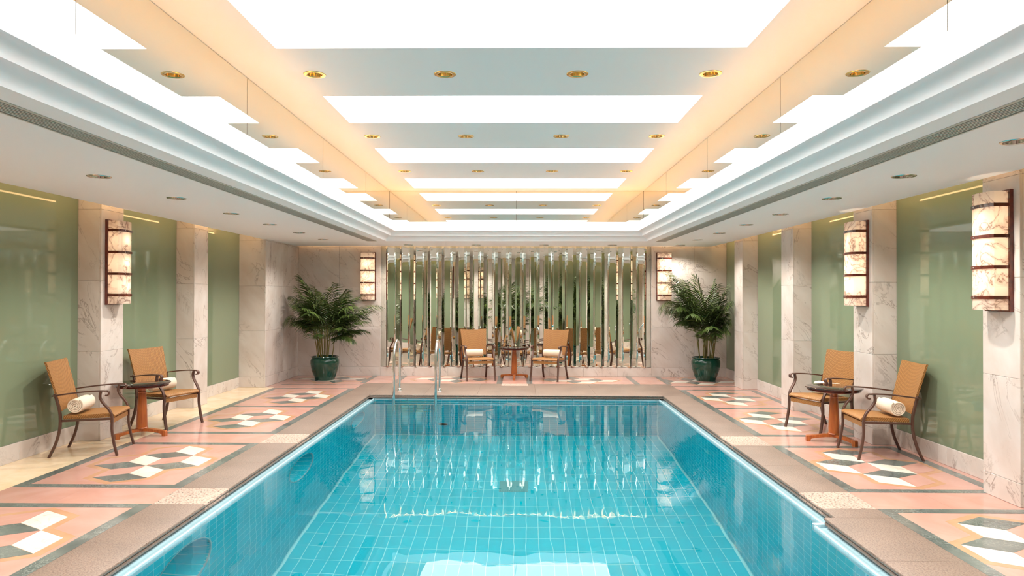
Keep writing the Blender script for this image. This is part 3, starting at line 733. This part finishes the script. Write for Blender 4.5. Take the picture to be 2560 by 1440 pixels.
# ------------------------------------------------------------------ pleated mirror screen
ms = thing('mirror_screen', 'tall zigzag mirror of narrow upright strips behind the far chairs', 'mirror', ((MX0+MX1)/2, YF+0.10, 0.19))
NPL = 19; PW = (MX1-MX0)/NPL; AMP = 0.11; ZT = 2.80
strips = {}
for sg in (1, -1):
    hw = math.hypot(PW/2, AMP)/2-0.0012; bv = 0.018; H = ZT-0.19; e = 0.0014
    b = MB().add([(-hw, 0, 0.002), (hw, 0, 0.002), (hw, 0, H), (-hw, 0, H), (-hw+bv, -e, bv), (hw-bv, -e, bv), (hw-bv, -e, H-bv), (-hw+bv, -e, H-bv),
                  (-hw, 0.006, 0.002), (hw, 0.006, 0.002), (hw, 0.006, H), (-hw, 0.006, H)],
                 [(4, 5, 6, 7), (0, 1, 5, 4), (1, 2, 6, 5), (2, 3, 7, 6), (3, 0, 4, 7), (0, 8, 9, 1), (1, 9, 10, 2), (2, 10, 11, 3), (3, 11, 8, 0), (8, 11, 10, 9)])
    strips[sg] = b.mesh('mirror_strip', None, False); strips[sg].materials.append(M['mirror'])
x = -(MX1-MX0)/2; ang = math.atan2(AMP, PW/2)
for i in range(2*NPL):
    sg = -1 if i % 2 == 0 else 1
    o = link('mirror_strip', strips[sg], None, ms, (x+PW/4+i*PW/2, -AMP/2-0.004, 0)); o.rotation_euler.z = sg*ang
base = MB(); pts = [(x+i*PW/2, (-0.002 if i % 2 == 0 else -AMP-0.002)) for i in range(2*NPL+1)]
base.prism([(p[0], p[1]-0.008) for p in pts]+[(x+(MX1-MX0), 0.0), (x, 0.0)], -0.004, 0.001); base.build('base_trim', 'lampwood', ms)

# ------------------------------------------------------------------ wall lamps
def sconce_proto():
    t = empty('wall_lamp')
    MB().box(-0.155, 0.155, -0.030, 0.0, 0.0, 1.0).build('back_board', 'lampwood', t)
    # plan of the shade, front towards -y
    plan = [(-0.135, -0.03)]
    n = 10
    pl = [(-0.137, -0.030), (-0.138, -0.10), (-0.132, -0.140), (-0.112, -0.160)]
    pl += [(-0.112+0.224*k/6, -0.160-0.018*math.sin(PI*k/6)) for k in range(1, 6)]
    pl += [(0.112, -0.160), (0.132, -0.140), (0.138, -0.10), (0.137, -0.030)]
    b = MB(); k = len(pl); b.add([(x, y, 0.012) for x, y in pl]+[(x, y, 0.988) for x, y in pl], [(i, i+1, k+i+1, k+i) for i in range(k-1)])
    b.quad(*[(x, y, 0.012) for x, y in pl])
    b.build('alabaster_shade', 'alabaster', t, 30)
    for z in (0.115, 0.365, 0.62, 0.875):
        o_ = [(x*1.055+(0.0), y-0.009 if y < -0.05 else y) for x, y in pl]
        i_ = [(x*1.01, y-0.002 if y < -0.05 else y) for x, y in pl]
        bb = MB(); q = len(pl)
        bb.add([(x, y, z-0.014) for x, y in i_]+[(x, y, z-0.014) for x, y in o_]+[(x, y, z+0.014) for x, y in i_]+[(x, y, z+0.014) for x, y in o_],
               [f for i in range(q-1) for f in ((i, i+1, q+i+1, q+i), (2*q+i, 2*q+i+1, 3*q+i+1, 3*q+i), (q+i, q+i+1, 3*q+i+1, 3*q+i), (i, i+1, 2*q+i+1, 2*q+i))])
        s = bb.build('wood_band', 'lampwood', t, 30)
        for px_ in (-0.06,):
            g = MB().lathe([(0.0, 0.004), (0.005, 0.003), (0.007, 0.0)], 10, caps=False); g.v = [(xx_+px_, -zz_-0.185, yy_+z) for xx_, yy_, zz_ in g.v]
            g.build('stud', 'chrome', s)
    for z in (0.24, 0.50, 0.77):
        g = MB().lathe([(0.0, -0.03), (0.012, -0.025), (0.016, 0.0), (0.012, 0.025), (0.0, 0.03)], 12, caps=False); g.v = [(a, b_-0.075, c+z) for a, b_, c in g.v]
        g.build('bulb', 'bulb', t, 60)
    return t
sp = sconce_proto()
SC = [((-4.846, 8.215, 1.57), PI/2, 'alabaster wall lamp on the left marble pilaster beside the rattan chairs'),
      ((4.018, 8.215, 1.57), -PI/2, 'alabaster wall lamp on the right pilaster above the small round table'),
      ((4.018, 5.875, 1.57), -PI/2, 'large nearest alabaster wall lamp on the right, close to the camera'),
      ((-3.16, YF, 1.575), 0, 'alabaster wall lamp on the far wall left of the mirror screen'),
      ((2.99, YF, 1.58), 0, 'alabaster wall lamp on the far wall right of the mirror screen'),
      ((-4.846, 5.875, 1.57), PI/2, 'alabaster wall lamp on the nearest left pilaster'),
      ((-4.846, 3.64, 1.57), PI/2, 'alabaster wall lamp on a left pilaster beside the camera'), ((4.018, 3.64, 1.57), -PI/2, 'alabaster wall lamp on a right pilaster beside the camera')]
for i, (loc, rz, lab) in enumerate(SC):
    t = sp if i == 0 else copy_tree(sp)
    t.location = loc; t.rotation_euler.z = rz; tag(t, lab, 'wall lamp', 'alabaster wall lamps')
    for z in (0.24, 0.50, 0.77):
        l = bpy.data.lights.new('bulb_light', 'POINT'); l.energy = SCONCE_W; l.color = (1, 0.77, 0.54); l.shadow_soft_size = 0.02
        lo = bpy.data.objects.new('bulb_light', l); COL.objects.link(lo); lo.parent = t; lo.location = (0, -0.105, z)

# ------------------------------------------------------------------ rattan armchairs (front = +x)
def chair_proto():
    t = empty('rattan_armchair')
    # seat: woven slab with rounded front edge
    pr = [(0.275, 0.430), (0.285, 0.418), (0.280, 0.404), (0.262, 0.398), (-0.215, 0.386), (-0.215, 0.424), (0.10, 0.437), (0.25, 0.442)]
    b = MB(); k = len(pr)
    wf_, wb_ = 0.262, 0.225
    ww = lambda x: wb_+(wf_-wb_)*(x+0.215)/0.49
    b.add([(x, s*ww(x), z) for s in (-1, 1) for x, z in pr], [tuple(range(k)), tuple(range(2*k-1, k-1, -1))]+[(i, (i+1) % k, k+(i+1) % k, k+i) for i in range(k)])
    b.build('seat', 'rattan', t, 50)
    b = MB().box(0.235, 0.262, -0.252, 0.252, 0.335, 0.385); b.build('front_rail', 'rattan', t)
    # back: curved woven sheet
    b = MB(); nu, nv, th = 9, 7, 0.022; grid = []
    for layer in (0, 1):
        for j in range(nv):
            v = j/(nv-1)
            for i in range(nu):
                u_ = i/(nu-1)*2-1
                z = 0.475+v*0.515-0.012*(1-u_*u_)*v
                xx_ = -0.225-0.115*v-0.02*v*v-0.028*(1-u_*u_)-layer*th
                grid.append((xx_, u_*(0.238+0.032*v), z))
    id_ = lambda l, j, i: l*nu*nv+j*nu+i
    fs = []
    for j in range(nv-1):
        for i in range(nu-1):
            fs.append((id_(0, j, i), id_(0, j, i+1), id_(0, j+1, i+1), id_(0, j+1, i))); fs.append((id_(1, j, i), id_(1, j+1, i), id_(1, j+1, i+1), id_(1, j, i+1)))
    for j in range(nv-1):
        for i in (0, nu-1): fs.append((id_(0, j, i), id_(0, j+1, i), id_(1, j+1, i), id_(1, j, i)))
    for i in range(nu-1):
        for j in (0, nv-1): fs.append((id_(0, j, i), id_(0, j, i+1), id_(1, j, i+1), id_(1, j, i)))
    b.add(grid, fs); o = b.build('backrest', 'rattan', t, 50)
    for s in (-1, 1):
        # front leg: floor -> seat -> S-curve to the arm
        p = crv([(0.315, s*0.290, 0.0), (0.285, s*0.286, 0.12), (0.262, s*0.282, 0.27), (0.262, s*0.279, 0.40), (0.235, s*0.281, 0.48), (0.178, s*0.287, 0.555), (0.150, s*0.291, 0.615), (0.158, s*0.293, 0.672)])
        MB().sweep(p, 0.034, 0.022, (0, 1, 0)).build('front_leg', 'bronze', t, 40)
        # back leg continuing behind the back
        p = crv([(-0.335, s*0.262, 0.0), (-0.275, s*0.256, 0.14), (-0.240, s*0.250, 0.29), (-0.236, s*0.248, 0.42), (-0.250, s*0.250, 0.52), (-0.285, s*0.254, 0.66)])
        MB().sweep(p, 0.034, 0.024, (0, 1, 0)).build('back_leg', 'bronze', t, 40)
        # arm with forward scroll
        arm = [(-0.300, s*0.275, 0.640), (-0.20, s*0.284, 0.655), (-0.05, s*0.290, 0.672), (0.08, s*0.293, 0.682), (0.17, s*0.294, 0.684)]
        cxs, czs, r = 0.212, 0.655, 0.029
        scr = [(cxs+r*(1-0.30*k/8)*math.cos(PI*0.62-k*0.5), s*0.294, czs+r*(1-0.30*k/8)*math.sin(PI*0.62-k*0.5)) for k in range(9)]
        p = crv(arm, 5)+[Vector(q) for q in scr]
        MB().sweep(p, 0.040, 0.015, (0, 1, 0)).build('armrest', 'bronze', t, 40)
        p = [(0.255, s*0.275, 0.385), (-0.235, s*0.246, 0.375)]
        MB().sweep(p, 0.02, 0.022, (0, 1, 0)).build('seat_rail', 'bronze', t, 40)
    return t
cp = chair_proto()
def facing(dx, dy): return math.atan2(dy, dx)
CH = [((3.84, 7.515, 0), facing(-0.623, 0.05), 'rattan armchair on the right, nearest the camera, with towel roll end showing'),
      ((3.835, 8.90, 0), facing(-0.93, -0.37), 'rattan armchair on the right, behind the table, partly hidden by a pilaster'),
      ((-4.60, 7.47, 0), facing(0.61, 0.15), 'rattan armchair on the left, nearest the camera, against the green glass'),
      ((-4.585, 8.99, 0), facing(0.605, -0.22), 'rattan armchair on the left, farther one beyond the round table'),
      ((-0.845, 13.98, 0), facing(0.19, -0.61), 'rattan armchair before the mirror screen, left of the table'),
      ((0.605, 13.965, 0), facing(-0.25, -0.56), 'rattan armchair before the mirror screen, right of the table')]
for i, (loc, rz, lab) in enumerate(CH):
    t = cp if i == 0 else copy_tree(cp)
    t.location = loc; t.rotation_euler.z = rz; tag(t, lab, 'chair', 'rattan armchairs round the pool')
# rolled towels
def towel_mesh():
    turns, n, r1, r_0 = 4.2, 110, 0.088, 0.010
    pitch = (r1-r_0)/turns; b = MB(); L_ = 0.18; th = pitch*0.80
    outer = []; inner = []
    for i in range(n+1):
        a = turns*2*PI*i/n; r = r_0+pitch*a/(2*PI)
        sq = 1.0
        outer.append((r*math.cos(a), r*math.sin(a)*0.96)); inner.append(((r-th)*math.cos(a), (r-th)*math.sin(a)*0.96))
    vs = []
    for y_, sc_ in ((-L_, 0.93), (-L_+0.012, 1.0), (L_-0.012, 1.0), (L_, 0.93)):
        for (x_, z_) in outer: vs.append((x_*sc_, y_, z_*sc_))
    no = n+1
    for y_ in (-L_, L_):
        for (x_, z_) in inner: vs.append((x_*0.95, y_, z_*0.95))
    fs = []
    for q in range(3):
        for i in range(n): fs.append((q*no+i, q*no+i+1, (q+1)*no+i+1, (q+1)*no+i))
    for i in range(n):
        fs.append((i, 4*no+i, 4*no+i+1, i+1)); fs.append((3*no+i, 3*no+i+1, 5*no+i+1, 5*no+i)); fs.append((4*no+i, 5*no+i, 5*no+i+1, 4*no+i+1))
    b.add(vs, fs); return b.mesh('rolled_towel', 50)
tm = towel_mesh(); tm.materials.append(M['towel'])
whose = ['on the nearest right chair', 'on the farther right chair, mostly behind the arm', 'on the nearest left chair', 'on the farther left chair behind the table',
         'on the chair left of the far table', 'on the chair right of the far table']
for (loc, rz, lab), wh, dy in zip(CH, whose, (0.03, 0.0, -0.03, 0.02, -0.05, 0.02)):
    o = link('rolled_towel', tm, None); c, s = math.cos(rz), math.sin(rz)
    o.location = (loc[0]-0.115*c-dy*s, loc[1]-0.115*s+dy*c, 0.523); o.rotation_euler = (0, 0.3, rz); tag(o, 'rolled cream towel lying '+wh, 'towel', 'rolled towels on the chairs')

# ------------------------------------------------------------------ pedestal tables
def table_proto():
    t = empty('pedestal_table')
    MB().lathe([(0.0, 0.622), (0.305, 0.622), (0.314, 0.627), (0.314, 0.634), (0.310, 0.637), (0.0, 0.637)], 48, caps=False).build('glass_top', 'toptable', t, 40)
    MB().lathe([(0.0, 0.588), (0.26, 0.588), (0.285, 0.592), (0.292, 0.600), (0.286, 0.607), (0.297, 0.612), (0.297, 0.6215), (0.0, 0.6215)], 48, caps=False).build('wood_top', 'lampwood', t, 40)
    MB().lathe([(0.0, 0.085), (0.066, 0.085), (0.069, 0.092), (0.066, 0.100), (0.061, 0.104), (0.0595, 0.18), (0.056, 0.30), (0.050, 0.42), (0.043, 0.515), (0.046, 0.519), (0.046, 0.526), (0.042, 0.530), (0.043, 0.565), (0.055, 0.588), (0.0, 0.588)], 32, caps=False).build('column', 'wood', t, 40)
    for k in range(3):
        a = k*2*PI/3; b = MB()
        side = [(0.0, 0.086), (0.10, 0.088), (0.24, 0.072), (0.30, 0.066), (0.31, 0.055), (0.31, 0.0), (0.268, 0.0), (0.262, 0.028), (0.22, 0.040), (0.10, 0.054), (0.0, 0.056)]
        n = len(side); hw = lambda u: 0.036-0.012*min(u/0.26, 1)
        vs = []
        for s in (-1, 1):
            for u_, z in side: vs.append((u_*math.cos(a)-s*hw(u_)*math.sin(a), u_*math.sin(a)+s*hw(u_)*math.cos(a), z))
        b.add(vs, [tuple(range(n)), tuple(range(2*n-1, n-1, -1))]+[(i, (i+1) % n, n+(i+1) % n, n+i) for i in range(n)])
        b.build('foot', 'wood', t)
    return t
tp = table_proto()
TB = [((3.66, 8.165, 0), math.atan2(8.195-8.165, 3.39-3.66), 'round dark topped pedestal table between the chairs on the right'),
      ((-4.53, 8.30, 0), math.atan2(8.078-8.30, -4.684+4.53), 'round dark topped pedestal table between the chairs on the left'),
      ((-0.107, 14.12, 0), -PI/2, 'round dark topped pedestal table before the mirror screen')]
for i, (loc, rz, lab) in enumerate(TB):
    t = tp if i == 0 else copy_tree(tp)
    t.location = loc; t.rotation_euler.z = rz; tag(t, lab, 'table', 'small pedestal tables')

# ------------------------------------------------------------------ pool ladder
t = thing('pool_ladder', 'chrome pool ladder with two hooped handrails at the far end', 'ladder', (-1.76, 12.0, 0))
for s in (-1, 1):
    yb, yf, rr = 0.255, -0.30, 0.14
    pts = [(s*0.352, yb, 0.0), (s*0.352, yb, 0.35), (s*0.352, yb, 0.64)]
    pts += [(s*0.352, (yb+yf)/2+(yb-yf)/2*math.cos(PI*k/12), 0.64+0.27*math.sin(PI*k/12)) for k in range(1, 12)]
    pts += [(s*0.352, yf, 0.64), (s*0.352, yf, 0.2), (s*0.352, yf, -0.3), (s*0.352, yf, -1.1)]
    o = MB().sweep(pts, 0.046, 0.046, (1, 0, 0), 14).build('handrail', 'chrome', t, 50)
    g = MB().lathe([(0.024, 0.05), (0.030, 0.045), (0.034, 0.012), (0.055, 0.006), (0.058, 0.0)], 20, (s*0.352, yb), caps=False).build('floor_flange', 'chrome', o, 50)
for z in (-0.30, -0.60, -0.90):
    MB().box(-0.352, 0.352, -0.335, -0.255, z-0.012, z+0.012).build('tread', 'chrome', t)

# ------------------------------------------------------------------ potted palms
def frond(b, base, az, elev, length, droop, rnd, npair=26):
    pts = []; p = Vector(base); d = elev
    n = 14; st = length/n
    for i in range(n+1):
        pts.append(p.copy())
        dirv = Vector((math.cos(az)*math.cos(d), math.sin(az)*math.cos(d), math.sin(d)))
        p = p+dirv*st; d -= droop/n*(0.5+1.2*i/n)
    side = Vector((-math.sin(az), math.cos(az), 0))
    b.sweep(pts, 0.010, 0.010, (0, 0, 1), 4, lambda q: 1-0.8*q)
    for k in range(npair):
        q = 0.20+0.80*k/(npair-1); f = q*n; i = min(int(f), n-1); c = pts[i].lerp(pts[i+1], f-i)
        tdir = (pts[i+1]-pts[i]).normalized(); nrm = side.cross(tdir)
        ln = 0.27*length/0.9*(0.45+1.1*math.sin(PI*min(1, 0.15+q*0.85))**0.8*0.75)
        for s in (-1, 1):
            fwd = 0.55+0.5*q
            dv = (side*s*(1.0-0.35*q)+tdir*fwd+nrm*(0.28*rnd.uniform(0.5, 1.4))).normalized()
            l2 = ln*rnd.uniform(0.85, 1.1); wd = 0.0125*rnd.uniform(0.8, 1.15)
            ax = dv.cross(nrm).normalized()
            m1 = c+dv*l2*0.45; e = c+dv*l2+Vector((0, 0, -l2*l2*rnd.uniform(0.5, 1.3)))
            m1 = m1+Vector((0, 0, -l2*l2*0.12))
            b.add([c-ax*wd*0.5, c+ax*wd*0.5, m1+ax*wd, m1-ax*wd, e], [(0, 1, 2, 3), (3, 2, 4)])
def palm(loc, seed, label, targets, lim, grow=1.0):
    rnd = random.Random(seed)
    t = thing('potted_palm', label, 'plant', loc, 0, 'potted palms in the far corners')
    pot = MB().lathe([(0.0, 0.0), (0.180, 0.0), (0.190, 0.012), (0.222, 0.10), (0.262, 0.22), (0.281, 0.33), (0.280, 0.385), (0.262, 0.425), (0.252, 0.436), (0.262, 0.444), (0.272, 0.456), (0.268, 0.468), (0.244, 0.468), (0.236, 0.44), (0.236, 0.40), (0.0, 0.40)], 48, caps=False).build('pot', 'pot', t, 45)
    MB().lathe([(0.0, 0.43), (0.12, 0.428), (0.237, 0.42), (0.237, 0.405), (0, 0.405)], 24, caps=False).build('soil', 'soil', t, 40)
    tops = []
    for i in range(20):
        a = rnd.uniform(0, 2*PI); r = 0.15*math.sqrt(rnd.random()); h = rnd.uniform(0.75, 1.12); lean = rnd.uniform(0.02, 0.10)
        p0 = Vector((r*math.cos(a), r*math.sin(a), 0.425)); p1 = Vector(((r+lean)*math.cos(a), (r+lean)*math.sin(a), h))
        mid = (p0+p1)/2+Vector((rnd.uniform(-.012, .012), rnd.uniform(-.012, .012), 0))
        MB().sweep(crv([p0, mid, p1], 4), 0.02, 0.02, (1, 0, 0), 6, lambda q: 1-0.35*q).build('cane', 'stem', t, 60)
        tops.append((p1, a))
    spec = []
    for (az, el, ln, dr) in targets: spec.append((az, el, ln, dr))
    for i in range(42):
        lvl = i/42
        spec.append((i*2.39996+rnd.uniform(-.3, .3), math.radians(34+48*lvl+rnd.uniform(-8, 8)), 0.62+0.60*lvl+rnd.uniform(-.08, .08), rnd.uniform(0.9, 1.5)-0.3*lvl))
    for az, el, ln, dr in spec:
        ln *= grow; el = min(el*(1+(grow-1)*0.5), 1.5)
        for _ in range(60):
            ex, ey = loc[0]+ln*0.62*math.cos(az), loc[1]+ln*0.62*math.sin(az)
            if lim[0]-0.1 < ex < lim[1]+0.15 and ey < lim[2]+0.1: break
            az += rnd.uniform(-0.5, 0.5); ln *= 0.996; el = min(el+0.008, 1.5)
        best = max(tops, key=lambda q: math.cos(q[1]-az)+rnd.uniform(0, 1.2))[0]
        bs = best*0.75+Vector((0, 0, best.z*0.25)); bs.z -= rnd.uniform(0, 0.16)
        b = MB(); frond(b, bs, az, el, ln, dr, rnd)
        sq = lambda v, l: l*math.tanh(v/l) if v*l > 0 else v
        b.v = [(sq(sq(x, lim[0]-loc[0]), lim[1]-loc[0]), sq(y, lim[2]-loc[1]), z) for x, y, z in b.v]; b.build('frond', 'leaf', t, fix=False)
D = math.radians
palm((-3.87, 13.80, 0), 3, 'tall potted palm in dark green pot in the far left corner',
     [(D(185), D(62), 1.35, 1.9), (D(200), D(72), 1.15, 1.5), (D(5), D(66), 1.25, 1.4), (D(-20), D(55), 1.0, 1.1), (D(230), D(80), 1.25, 0.7), (D(300), D(78), 1.2, 0.8)], (-4.59, 9, 14.30))
palm((3.70, 13.90, 0), 11, 'tall potted palm in dark green pot in the far right corner',
     [(D(180), D(64), 1.25, 1.7), (D(90), D(86), 1.3, 0.3), (D(-5), D(66), 1.2, 1.5), (D(215), D(74), 1.2, 0.9), (D(320), D(70), 1.15, 1.0), (D(20), D(60), 1.0, 1.2)], (2.5, 4.005, 14.30), 1.16)
